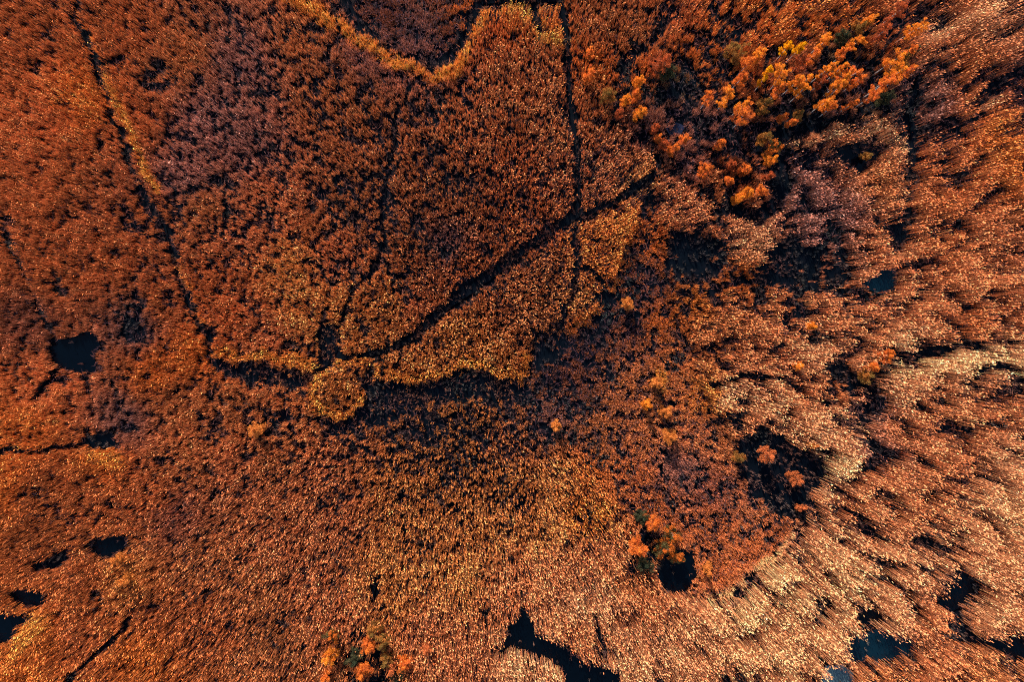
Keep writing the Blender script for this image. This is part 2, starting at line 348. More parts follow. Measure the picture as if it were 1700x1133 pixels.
# ------------------------------------------------------------------ materials
def foliage_material(name, translucency=0.3, rough=0.7):
    m = bpy.data.materials.new(name); m.use_nodes = True
    nt = m.node_tree; nt.nodes.clear()
    out = nt.nodes.new('ShaderNodeOutputMaterial')
    att = nt.nodes.new('ShaderNodeAttribute'); att.attribute_name = 'tint'
    dif = nt.nodes.new('ShaderNodeBsdfDiffuse'); tr = nt.nodes.new('ShaderNodeBsdfTranslucent')
    mix = nt.nodes.new('ShaderNodeMixShader'); mix.inputs[0].default_value = translucency
    nt.links.new(att.outputs['Color'], dif.inputs[0]); nt.links.new(att.outputs['Color'], tr.inputs[0])
    nt.links.new(dif.outputs[0], mix.inputs[1]); nt.links.new(tr.outputs[0], mix.inputs[2])
    nt.links.new(mix.outputs[0], out.inputs[0])
    return m
M_REED = foliage_material('dry_reed', .25)
M_LEAF = foliage_material('autumn_leaf', .4)

def ground_material(name, cols, scale, rough=.8):
    m = bpy.data.materials.new(name); m.use_nodes = True
    nt = m.node_tree; b = nt.nodes['Principled BSDF']
    tc = nt.nodes.new('ShaderNodeTexCoord')
    n = nt.nodes.new('ShaderNodeTexNoise'); n.inputs['Scale'].default_value = scale; n.inputs['Detail'].default_value = 8
    r = nt.nodes.new('ShaderNodeValToRGB')
    r.color_ramp.elements[0].position = .35; r.color_ramp.elements[1].position = .68
    r.color_ramp.elements[0].color = (*cols[0], 1); r.color_ramp.elements[1].color = (*cols[2], 1)
    e = r.color_ramp.elements.new(.52); e.color = (*cols[1], 1)
    n2 = nt.nodes.new('ShaderNodeTexNoise'); n2.inputs['Scale'].default_value = 9; n2.inputs['Detail'].default_value = 6
    bump = nt.nodes.new('ShaderNodeBump'); bump.inputs['Strength'].default_value = .6; bump.inputs['Distance'].default_value = .05
    nt.links.new(tc.outputs['Object'], n.inputs['Vector']); nt.links.new(tc.outputs['Object'], n2.inputs['Vector'])
    nt.links.new(n.outputs['Fac'], r.inputs[0]); nt.links.new(r.outputs[0], b.inputs['Base Color'])
    nt.links.new(n2.outputs['Fac'], bump.inputs['Height']); nt.links.new(bump.outputs[0], b.inputs['Normal'])
    b.inputs['Roughness'].default_value = rough; b.inputs['Specular IOR Level'].default_value = .02
    return m
M_GROUND = ground_material('peat_mud', [(.0006, .002, .0042), (.0012, .003, .006), (.003, .004, .007)], .95)
M_PATH = ground_material('trampled_mud', [(.0010, .003, .005), (.0015, .003, .006), (.004, .005, .007)], .95)

def water_material(name, col, rough=.06):
    m = bpy.data.materials.new(name); m.use_nodes = True
    nt = m.node_tree; b = nt.nodes['Principled BSDF']
    n = nt.nodes.new('ShaderNodeTexNoise'); n.inputs['Scale'].default_value = .8; n.inputs['Detail'].default_value = 5
    r = nt.nodes.new('ShaderNodeValToRGB')
    r.color_ramp.elements[0].color = (*[c * .55 for c in col], 1); r.color_ramp.elements[1].color = (*[c * 1.4 for c in col], 1)
    tc = nt.nodes.new('ShaderNodeTexCoord')
    nt.links.new(tc.outputs['Object'], n.inputs['Vector']); nt.links.new(n.outputs['Fac'], r.inputs[0])
    nt.links.new(r.outputs[0], b.inputs['Base Color'])
    b.inputs['Roughness'].default_value = rough; b.inputs['IOR'].default_value = 1.33; b.inputs['Specular IOR Level'].default_value = .15
    return m
M_BLACKWATER = water_material('black_peat_water', (.0004, .0016, .0036))
M_TEALWATER = water_material('clear_teal_water', (.0015, .010, .018))
M_GREYWATER = water_material('silty_grey_water', (.045, .085, .105))

def bark_material(name, a, b_):
    m = bpy.data.materials.new(name); m.use_nodes = True
    nt = m.node_tree; b = nt.nodes['Principled BSDF']
    n = nt.nodes.new('ShaderNodeTexNoise'); n.inputs['Scale'].default_value = 6; n.inputs['Detail'].default_value = 5
    r = nt.nodes.new('ShaderNodeValToRGB')
    r.color_ramp.elements[0].position = .36; r.color_ramp.elements[1].position = .5
    r.color_ramp.elements[0].color = (*a, 1); r.color_ramp.elements[1].color = (*b_, 1)
    tc = nt.nodes.new('ShaderNodeTexCoord')
    nt.links.new(tc.outputs['Object'], n.inputs['Vector']); nt.links.new(n.outputs['Fac'], r.inputs[0])
    nt.links.new(r.outputs[0], b.inputs['Base Color']); b.inputs['Roughness'].default_value = .7
    return m
M_BIRCH = bark_material('white_birch_bark', (.10, .08, .07), (.50, .45, .42))
M_BARK = bark_material('brown_bark', (.06, .04, .03), (.20, .13, .09))

# ------------------------------------------------------------------ mesh helpers
def link_mesh(name, verts, tris, mat, tint=None, parent=None, loc=(0, 0, 0)):
    me = bpy.data.meshes.new(name)
    nv, nf = len(verts), len(tris)
    me.vertices.add(nv); me.vertices.foreach_set('co', np.ascontiguousarray(verts, np.float32).ravel())
    me.loops.add(nf * 3); me.loops.foreach_set('vertex_index', np.ascontiguousarray(tris, np.int32).ravel())
    me.polygons.add(nf)
    me.polygons.foreach_set('loop_start', np.arange(0, nf * 3, 3, dtype=np.int32))
    me.polygons.foreach_set('loop_total', np.full(nf, 3, np.int32))
    if tint is not None:
        a = me.attributes.new('tint', 'FLOAT_COLOR', 'POINT')
        c = np.ones((nv, 4), np.float32); c[:, :3] = tint
        a.data.foreach_set('color', c.ravel())
    me.update(calc_edges=True)
    me.materials.append(mat)
    o = bpy.data.objects.new(name, me)
    scene.collection.objects.link(o)
    o.location = loc
    if parent: o.parent = parent
    return o

def tag(o, label=None, cat=None, group=None, kind=None):
    if label: o['label'] = label
    if cat: o['category'] = cat
    if group: o['group'] = group
    if kind: o['kind'] = kind
    return o

def blades(base, tip, width, az, tint):
    """thin triangles from base to tip; az turns the width axis"""
    n = len(base)
    w = np.stack([np.cos(az), np.sin(az), np.zeros(n)], 1) * (width / 2)[:, None]
    v = np.stack([base - w, base + w, tip], 1).reshape(-1, 3)
    f = np.arange(n * 3).reshape(-1, 3)
    return v, f, np.repeat(tint, 3, 0)

def diamonds(a, b, wvec, tint):
    """leaf-shaped quads (as two triangles) from a to b"""
    n = len(a); m = a * .55 + b * .45
    v = np.stack([a, m - wvec, b, m + wvec], 1).reshape(-1, 3)
    k = np.arange(n)[:, None] * 4
    f = np.concatenate([k + np.array([[0, 1, 2]]), k + np.array([[0, 2, 3]])], 1).reshape(-1, 3)
    return v, f, np.repeat(tint, 4, 0)

def merge(parts):
    vs_, fs_, ts_ = [], [], []; o = 0
    for v, f, t in parts:
        vs_.append(v); fs_.append(f + o); ts_.append(t); o += len(v)
    return np.concatenate(vs_), np.concatenate(fs_), np.concatenate(ts_)

# ------------------------------------------------------------------ ground, water, trails
def ground():
    nx, ny = 160, 130
    xs = np.linspace(-75, 75, nx); ys = np.linspace(-58, 58, ny)
    xs = np.concatenate([[-700, -250], xs, [250, 700]]); ys = np.concatenate([[-700, -250], ys, [250, 700]])
    X, Y = np.meshgrid(xs, ys)
    Z = (fbm(X, Y, 3.0, 61) - .5) * .22 + (fbm(X, Y, 20, 62) - .5) * .2 - .12
    v = np.stack([X, Y, Z], -1).reshape(-1, 3)
    w = len(xs)
    i = np.arange(len(ys) - 1)[:, None] * w + np.arange(w - 1)[None]
    i = i.ravel()
    t = np.concatenate([np.stack([i, i + 1, i + w + 1], 1), np.stack([i, i + w + 1, i + w], 1)])
    o = link_mesh('ground', v, t, M_GROUND)
    tag(o, kind='structure')
ground()

def sheet(name, poly, z, mat, grow=1.0, seed=0, zp=0.0):
    """ragged flat sheet from a plan outline"""
    p = np.array(poly, float); c = p.mean(0)
    pts = []
    n = len(p)
    for i in range(n):
        a, b = p[i], p[(i + 1) % n]
        L = np.hypot(*(b - a)); k = max(1, int(L / 3))
        for j in range(k): pts.append(a + (b - a) * j / k)
    pts = np.array(pts)
    off = (fbm(pts[:, 0], pts[:, 1], 8, 77 + seed) - .5) * 7
    dr = pts - c; dr /= (np.hypot(dr[:, 0], dr[:, 1])[:, None] + 1e-6)
    pts = pts + dr * (off[:, None] + grow)
    x, y = plan(pts[:, 0], pts[:, 1], zp)
    import bmesh
    bm = bmesh.new()
    vs_ = [bm.verts.new((a, b, z)) for a, b in zip(x, y)]
    es = [bm.edges.new((vs_[i], vs_[(i + 1) % len(vs_)])) for i in range(len(vs_))]
    bmesh.ops.triangle_fill(bm, use_beauty=True, edges=es)
    for f in bm.faces:
        if f.normal.z < 0: f.normal_flip()
    me = bpy.data.meshes.new(name); bm.to_mesh(me); bm.free()
    me.materials.append(mat)
    o = bpy.data.objects.new(name, me); scene.collection.objects.link(o)
    tag(o, kind='structure')
    return o

WET = (0, 4, 6, 7, 12, 20, 22, 23, 24, 25, 26, 27)
for i in (0, 3, 4, 6, 7, 9, 20, 22, 25, 26, 27):
    sheet('pond', HOLES[i][0], .004 + i * .0005, M_BLACKWATER, 4, i)
sheet('pond', HOLES[12][0], .03, M_TEALWATER, 3, 1)
sheet('pond', HOLES[23][0], .03, M_TEALWATER, 4, 2)
sheet('pond', HOLES[24][0], .03, M_GREYWATER, 3, 3)
sheet('pond', [(1108,212),(1122,205),(1134,212),(1130,222),(1114,224)], .03, water_material('pale_still_water', (.010, .014, .032)), 2, 4)
sheet('pond', [(576,1040),(584,1038),(585,1052),(577,1053)], .03, M_TEALWATER, 1, 5)
for i, (line, w, s) in enumerate(LINES[:21]):
    if s < .79: continue
    p = np.array(line, float)
    t = np.gradient(p, axis=0); nrm = np.stack([-t[:, 1], t[:, 0]], 1); nrm /= np.hypot(nrm[:, 0], nrm[:, 1])[:, None]
    # resample
    seg = np.concatenate([[0], np.cumsum(np.hypot(*np.diff(p, axis=0).T))])
    q = np.arange(0, seg[-1], 4)
    cx = np.interp(q, seg, p[:, 0]); cy = np.interp(q, seg, p[:, 1])
    nx_ = np.interp(q, seg, nrm[:, 0]); ny_ = np.interp(q, seg, nrm[:, 1])
    hw = w * .5 * (.7 + .6 * fbm(cx, cy, 12, 90 + i))
    L = np.stack(plan(cx + nx_ * hw, cy + ny_ * hw, 0), 1); R_ = np.stack(plan(cx - nx_ * hw, cy - ny_ * hw, 0), 1)
    z = .008 + i * .0012
    n = len(q)
    v = np.concatenate([np.c_[L, np.full(n, z)], np.c_[R_, np.full(n, z)]])
    k = np.arange(n - 1)
    f = np.concatenate([np.stack([k, k + 1, n + k + 1], 1), np.stack([k, n + k + 1, n + k], 1)])
    tag(link_mesh('path', v, f, M_PATH), kind='structure')

# ------------------------------------------------------------------ reeds and sedge
REGIONS = [
 ('sedge_island', 'low brown sedge sunk inside the notch in the reed bed at the top edge', LOWS[0][0]),
 ('reed_island', 'round golden reed patch with a dark ring at the meeting of the channels', [(520,622),(560,596),(604,600),(612,640),(600,684),(560,696),(520,684),(508,650)]),
 ('reed_clump', 'small round pale pink reed clump between two dark hollows', [(1215,385),(1235,366),(1270,362),(1288,380),(1285,410),(1262,440),(1235,445),(1218,425)]),
 ('sedge_meadow', 'low dark russet tussock sedge spreading in the middle right of the marsh', LOWS[4][0]),
 ('reed_belt', 'golden reed belt between the diagonal channel and the dark low strip', [(612,600),(660,590),(720,540),(850,440),(960,362),(1060,330),(1052,372),(1020,455),(980,520),(930,552),(885,565),(880,640),(800,625),(770,606),(740,632),(640,640),(612,622)]),
 ('reed_bed', 'dark speckled reed bed between the long left trail and the top ditch, above the diagonal channel', [(122,-250),(124,30),(160,125),(208,250),(274,375),(322,520),(345,592),(480,616),(530,612),(600,595),(700,545),(850,432),(960,354),(948,180),(935,-250)]),
 ('reed_bed', 'orange red reed bed filling the left side up to the narrow trail', [(-260,-260),(122,-250),(124,30),(160,125),(208,250),(274,375),(322,520),(345,592),(250,700),(200,800),(240,950),(120,1133),(60,1400),(-260,1400)]),
 ('heath', 'thin brown heath and rusty sedge around the birch saplings in the upper right', [(935,-250),(1520,-250),(1530,120),(1500,200),(1300,225),(1290,330),(1100,340),(960,354),(948,180)]),
 ('reed_bed', 'tall pale peach reeds leaning outwards across the lower right corner', [(900,1400),(930,1080),(1000,980),(1120,990),(1192,1004),(1290,930),(1345,860),(1400,770),(1470,700),(1480,606),(1640,590),(1950,600),(1950,1400)]),
 ('reed_bed', 'russet tufted reeds over the dark upper right side of the marsh', [(1290,-250),(1950,-250),(1950,600),(1640,590),(1480,606),(1400,560),(1380,500),(1300,330),(1290,240),(1520,200)]),
 ('reed_bed', 'mixed gold and brown reeds around the pale spur right of the sedge meadow', [(1000,330),(1300,330),(1380,500),(1480,606),(1470,700),(1400,770),(1240,800),(1168,660),(1100,450)]),
 ('reed_bed', 'speckled golden brown reeds over the lower middle of the marsh', None),
]
SP = .15
gx, gy = np.meshgrid(np.arange(-62, 62, SP), np.arange(-44, 44, SP))
px = (gx + (rng.random(gx.shape) - .5) * SP * 1.2).ravel(); py = (gy + (rng.random(gx.shape) - .5) * SP * 1.2).ravel()
def to_plan(x, y, z):
    k = FPX / (CAM_H - z)
    return 850 + x * k, 566.5 - y * k
u, v = to_plan(px, py, 1.8)
for _ in range(2):
    h = look(HGT, u, v)
    u, v = to_plan(px, py, h * .85)
den = look(DEN, u, v); col = look(COL, u, v); low = look(LOW, u, v)
for f_ in (.1, .5):                         # nothing that leans over an opening or a low patch
    uu, vv = to_plan(px, py, h * f_)
    o_ = look(OPEN, uu, vv)
    den *= 1 - np.where(o_ > .78, o_, 0)
    lo_ = look(LOW, uu, vv)
    h = np.where(lo_ > .5, np.minimum(h, look(HGT, uu, vv) * 1.1), h)
eastp = look(east, u, v)
sl = (1 + .0 * px)
nf = (.30 * noise(px, py, .26, 201) + .70 * (.2 + .6 * rng.random(len(px)))) * (1 - eastp) + (.8 * noise(px, py, .46, 202) + .2 * rng.random(len(px))) * eastp
nf = nf + (.08 + .12 * eastp) * (noise(px, py, 1.3, 203) - nf)
nf = np.where(h < 1.25, .6 * nf + .4 * noise(px, py, .5, 205), nf)
edge = (.775 - .37 * den) * eastp + (.80 - .42 * den) * (1 - eastp)
prob = np.clip((nf - edge) / .08 + .5, 0, 1) * np.clip(den * 3, 0, 1)
h = h * (.74 + .32 * np.clip((nf - edge) / .25, 0, 1.1))
keep = rng.random(len(px)) < prob
px, py, u, v, h, col, low = [a[keep] for a in (px, py, u, v, h, col, low)]
region = np.full(len(px), len(REGIONS) - 1)
for i in range(len(REGIONS) - 2, -1, -1):
    region[inside(u, v, REGIONS[i][2])] = i

def reeds(cx, cy, h, col):
    K = 1
    n = len(cx) * K
    x = np.repeat(cx, K) + rng.normal(0, .04, n); y = np.repeat(cy, K) + rng.normal(0, .04, n)
    hh = np.repeat(h, K) * (1 + rng.normal(0, .09, n)); hh = np.clip(hh, .4, 3.9)
    hue = np.exp(rng.normal(0, 1, (len(cx), 1)) * np.array([0, .14, .20]) + rng.normal(0, .20, (len(cx), 1)))
    tint = np.repeat(col * hue, K, 0) * (1 + rng.normal(0, .14, n))[:, None]
    tint = np.clip(tint, .01, .9)
    lean = rng.normal(0, .06, (n, 2)) + np.array([.05, -.03])
    z0 = np.full(n, -.15)
    top = np.stack([x + lean[:, 0] * hh, y + lean[:, 1] * hh, hh], 1)
    bot = np.stack([x, y, z0], 1)
    parts = []
    az = rng.random(n) * math.pi
    w = rng.uniform(.022, .036, n)
    parts.append(blades(bot, top, w * 1.4, az, tint * .8))
    for q in range(3):                                       # long drooping leaves
        f = rng.uniform(.35, .92, n)
        a = bot + (top - bot) * f[:, None]
        th = rng.random(n) * 2 * math.pi
        L = rng.uniform(.10, .23, n)
        up = rng.uniform(.1, 1.7, n)
        dirv = np.stack([np.cos(th), np.sin(th), up], 1); dirv /= np.linalg.norm(dirv, axis=1)[:, None]
        t2 = tint * rng.uniform(.3, .75, n)[:, None]
        parts.append(blades(a, a + dirv * L[:, None], rng.uniform(.03, .05, n), th + math.pi / 2 + rng.normal(0, .5, n), t2))
    # plume, nodding down-wind
    th = rng.normal(-.6, .9, n)
    L = rng.uniform(.16, .30, n)
    dirv = np.stack([np.cos(th) * .55, np.sin(th) * .55, rng.uniform(.4, 1.3, n)], 1)
    dirv /= np.linalg.norm(dirv, axis=1)[:, None]
    a2 = rng.random(n) * 2 * math.pi
    side = np.stack([np.cos(a2), np.sin(a2), rng.normal(0, .3, n)], 1) * rng.uniform(.028, .048, n)[:, None]
    t3 = np.clip(tint * rng.uniform(1.0, 1.6, n)[:, None], 0, .95)
    parts.append(diamonds(top - dirv * .04, top + dirv * L[:, None], side, t3))
    return merge(parts)

def tussocks(cx, cy, h, col):
    K = 6
    n = len(cx) * K
    x = np.repeat(cx, K); y = np.repeat(cy, K); hh = np.repeat(np.clip(h, .25, 1.6), K)
    tint = np.repeat(col * (1 + rng.normal(0, .2, len(cx)))[:, None], K, 0) * (1 + rng.normal(0, .15, n))[:, None]
    tint = np.clip(tint, .01, .9)
    th = rng.random(n) * 2 * math.pi
    r = rng.uniform(.02, .09, n)
    base = np.stack([x + np.cos(th) * r, y + np.sin(th) * r, hh * rng.uniform(.0, .6, n) - .1], 1)
    out = rng.uniform(.05, .19, n)
    tip = np.stack([x + np.cos(th) * (r + out), y + np.sin(th) * (r + out), hh * rng.uniform(.6, 1.1, n)], 1)
    return blades(base, tip, rng.uniform(.05, .085, n), th + math.pi / 2 + rng.normal(0, .4, n), tint)

for i, (name, label, poly) in enumerate(REGIONS):
    m = region == i
    is_low = m & (h < 1.25)
    tall = m & ~is_low
    parts = []
    if tall.any(): parts.append(reeds(px[tall], py[tall], h[tall], col[tall]))
    if is_low.any():
        cx, cy, ch, cc = px[is_low], py[is_low], h[is_low], col[is_low]
        parts.append(tussocks(cx, cy, ch, cc))
    V_, F_, T_ = merge(parts)
    cat = 'sedge' if 'sedge' in name else ('heath' if name == 'heath' else 'reeds')
    tag(link_mesh(name, V_, F_, M_REED, T_), label, cat, kind='stuff')

# low herbs, ferns and dead sedge on the floor of the hollows and between the stems
n = 90000
ux = rng.uniform(-62, 62, n); uy = rng.uniform(-44, 44, n)
uu, vv = to_plan(ux, uy, .3)
wet = np.zeros(n, bool)
for i in WET:
    wet |= inside(uu, vv, HOLES[i][0])
k = (noise(ux, uy, .6, 301) > .36) & (~wet | (rng.random(n) < .07))
ux, uy, uu, vv = ux[k], uy[k], uu[k], vv[k]; n = len(ux)
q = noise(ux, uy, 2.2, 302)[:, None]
uc = (look(COL, uu, vv) * .30 * (1 - q) + np.array([.055, .060, .040]) * q) * rng.uniform(.5, 1.3, n)[:, None] + np.array([.008, .012, .028])  # added blue paints navy shade into the low plants
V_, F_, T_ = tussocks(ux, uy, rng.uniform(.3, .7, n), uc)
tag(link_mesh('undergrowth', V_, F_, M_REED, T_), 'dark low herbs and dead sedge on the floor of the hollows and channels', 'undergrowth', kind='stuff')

# dead litter lying under and between the plants
n = 150000
lx = rng.uniform(-62, 62, n); ly = rng.uniform(-44, 44, n)
lu, lv = to_plan(lx, ly, .2)
ld = look(DEN, lu, lv); lo = look(OPEN, lu, lv)
k = rng.random(n) < np.clip(.15 + ld * .9 - lo * .4, 0, 1)
lx, ly, lu, lv = lx[k], ly[k], lu[k], lv[k]
n = len(lx)
lc = look(COL, lu, lv) * rng.uniform(.05, .35, n)[:, None] + np.array([.012, .015, .03])  # darkened, with a bluish offset that puts shadow tone into the litter colour
th = rng.random(n) * 2 * math.pi
base = np.stack([lx, ly, rng.uniform(-.02, .5, n)], 1)
tip = base + np.stack([np.cos(th), np.sin(th), rng.uniform(-.2, .5, n)], 1) * rng.uniform(.2, .6, n)[:, None]
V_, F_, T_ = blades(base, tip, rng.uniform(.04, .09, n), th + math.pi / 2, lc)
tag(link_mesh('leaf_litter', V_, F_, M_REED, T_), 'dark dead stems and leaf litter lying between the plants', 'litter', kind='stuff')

# ------------------------------------------------------------------ trees and shrubs
def tube(pts, radii, sides=6):
    pts = np.array(pts, float); n = len(pts)
    a = np.arange(sides) * 2 * math.pi / sides
    ring = np.stack([np.cos(a), np.sin(a), np.zeros(sides)], 1)
    v = (pts[:, None, :] + ring[None] * np.array(radii)[:, None, None]).reshape(-1, 3)
    f = []
    for i in range(n - 1):
        for j in range(sides):
            p, q = i * sides + j, i * sides + (j + 1) % sides
            f += [(p, q, q + sides), (p, q + sides, p + sides)]
    return v, np.array(f), np.zeros((len(v), 3))

TREE_COL = {
 'yellow': [(.92, .40, .01), (.90, .28, .01)], 'gold': [(.92, .29, .03), (.80, .20, .03)], 'orange': [(.85, .22, .035), (.62, .13, .035)],
 'red': [(.50, .10, .03), (.42, .10, .04)], 'pink': [(.62, .17, .055), (.55, .15, .05)], 'olive': [(.24, .13, .035), (.48, .16, .035)],
 'green': [(.045, .055, .03), (.10, .08, .035)], 'mixed': [(.60, .15, .025), (.10, .08, .03)], 'ochre': [(.68, .22, .05), (.74, .26, .055)],
}
def tree(name, label, cat, group, u, v, w, hgt, colour, slender, birch):
    """u, v: where the crown stands in the plan; w: crown width in plan units"""
    zc = hgt * .68
    x, y = plan(u, v, zc)
    e = bpy.data.objects.new(name, None); scene.collection.objects.link(e)
    e.empty_display_size = .3
    e.location = (float(x), float(y), -.1)
    tag(e, label, cat, group)
    rr = w * .06 / 2 * (.74 if slender else .9)
    r_ = np.random.default_rng(int(u * 7 + v * 13))
    bend = r_.normal(0, .04, 2) * hgt
    # trunk with limbs
    T = np.linspace(0, 1, 8)
    tp = np.stack([bend[0] * T ** 2, bend[1] * T ** 2, T * hgt * .93], 1)
    parts = [tube(tp, (.0075 * hgt) * (1 - T * .85) + .006)]
    twigs = []
    limbs = []
    nb = 12 if slender else 16
    for b in range(nb):
        t = r_.uniform(.3, .95) if slender else r_.uniform(.08, .8)
        p0 = np.array([bend[0] * t * t, bend[1] * t * t, t * hgt * .93])
        a = b * 2.4 + r_.uniform(-.4, .4)
        env = math.sin(math.pi * min(1, (t - .15) / .95)) if slender else (1 - .5 * t)
        L = rr * (.55 + .45 * env) * r_.uniform(.7, 1.15)
        up = r_.uniform(.5, 1.0) * L
        p1 = p0 + np.array([math.cos(a) * L * .55, math.sin(a) * L * .55, up * .6])
        p2 = p0 + np.array([math.cos(a) * L, math.sin(a) * L, up])
        twigs.append(tube([p0, p1, p2], [.008 + .002 * hgt, .01, .005], 4))
        limbs.append((p0, p1, p2))
    V_, F_, _t = merge(parts + twigs)
    tk = link_mesh('trunk', V_, F_, M_BIRCH if birch else M_BARK, None, e)
    tk.data.materials.append(M_BARK)
    mi = np.zeros(len(F_), np.int32); mi[len(parts[0][1]):] = 1
    tk.data.polygons.foreach_set('material_index', mi)
    # crown: leaf clumps along the limbs
    c0, c1 = [np.array(c) for c in TREE_COL[colour]]
    cen, rad, cc = [], [], []
    for p0, p1, p2 in limbs:
        for t in (.35, .7, 1.0):
            p = (p0 * (1 - t) + p2 * t) if t < 1 else p2
            cen.append(p + r_.normal(0, .08 * rr + .03, 3)); rad.append(r_.uniform(.20, .36) * (.5 + rr * .45))
            mixc = r_.random() ** 1.3 if colour != 'mixed' else float(r_.random() < .45)
            cc.append((c0 * (1 - mixc) + c1 * mixc) * r_.uniform(.7, 1.15))
    for t in (.85, .95, 1.0):
        cen.append(np.array([bend[0] * t, bend[1] * t, hgt * .93 * t + .1])); rad.append(.22 * (.5 + rr * .4)); cc.append(c0 * 1.05)
    cen = np.array(cen); rad = np.array(rad); cc = np.array(cc)
    per = int(52 + 24 * rr)
    idx = np.repeat(np.arange(len(cen)), per); n = len(idx)
    dirs = r_.normal(0, 1, (n, 3)); dirs /= np.linalg.norm(dirs, axis=1)[:, None]
    pos = cen[idx] + dirs * rad[idx][:, None] * r_.random(n)[:, None] ** .45 * np.array([1, 1, .8])
    ax = r_.normal(0, 1, (n, 3)); ax /= np.linalg.norm(ax, axis=1)[:, None]
    bx = np.cross(ax, r_.normal(0, 1, (n, 3))); bx /= np.linalg.norm(bx, axis=1)[:, None]
    L = r_.uniform(.045, .09, n)
    tint = np.clip(cc[idx] * r_.uniform(.75, 1.2, n)[:, None], .004, .92)
    V_, F_, T_ = diamonds(pos - ax * L[:, None], pos + ax * L[:, None], bx * (L * .45)[:, None], tint)
    link_mesh('crown', V_, F_, M_LEAF, T_, e)
    return e

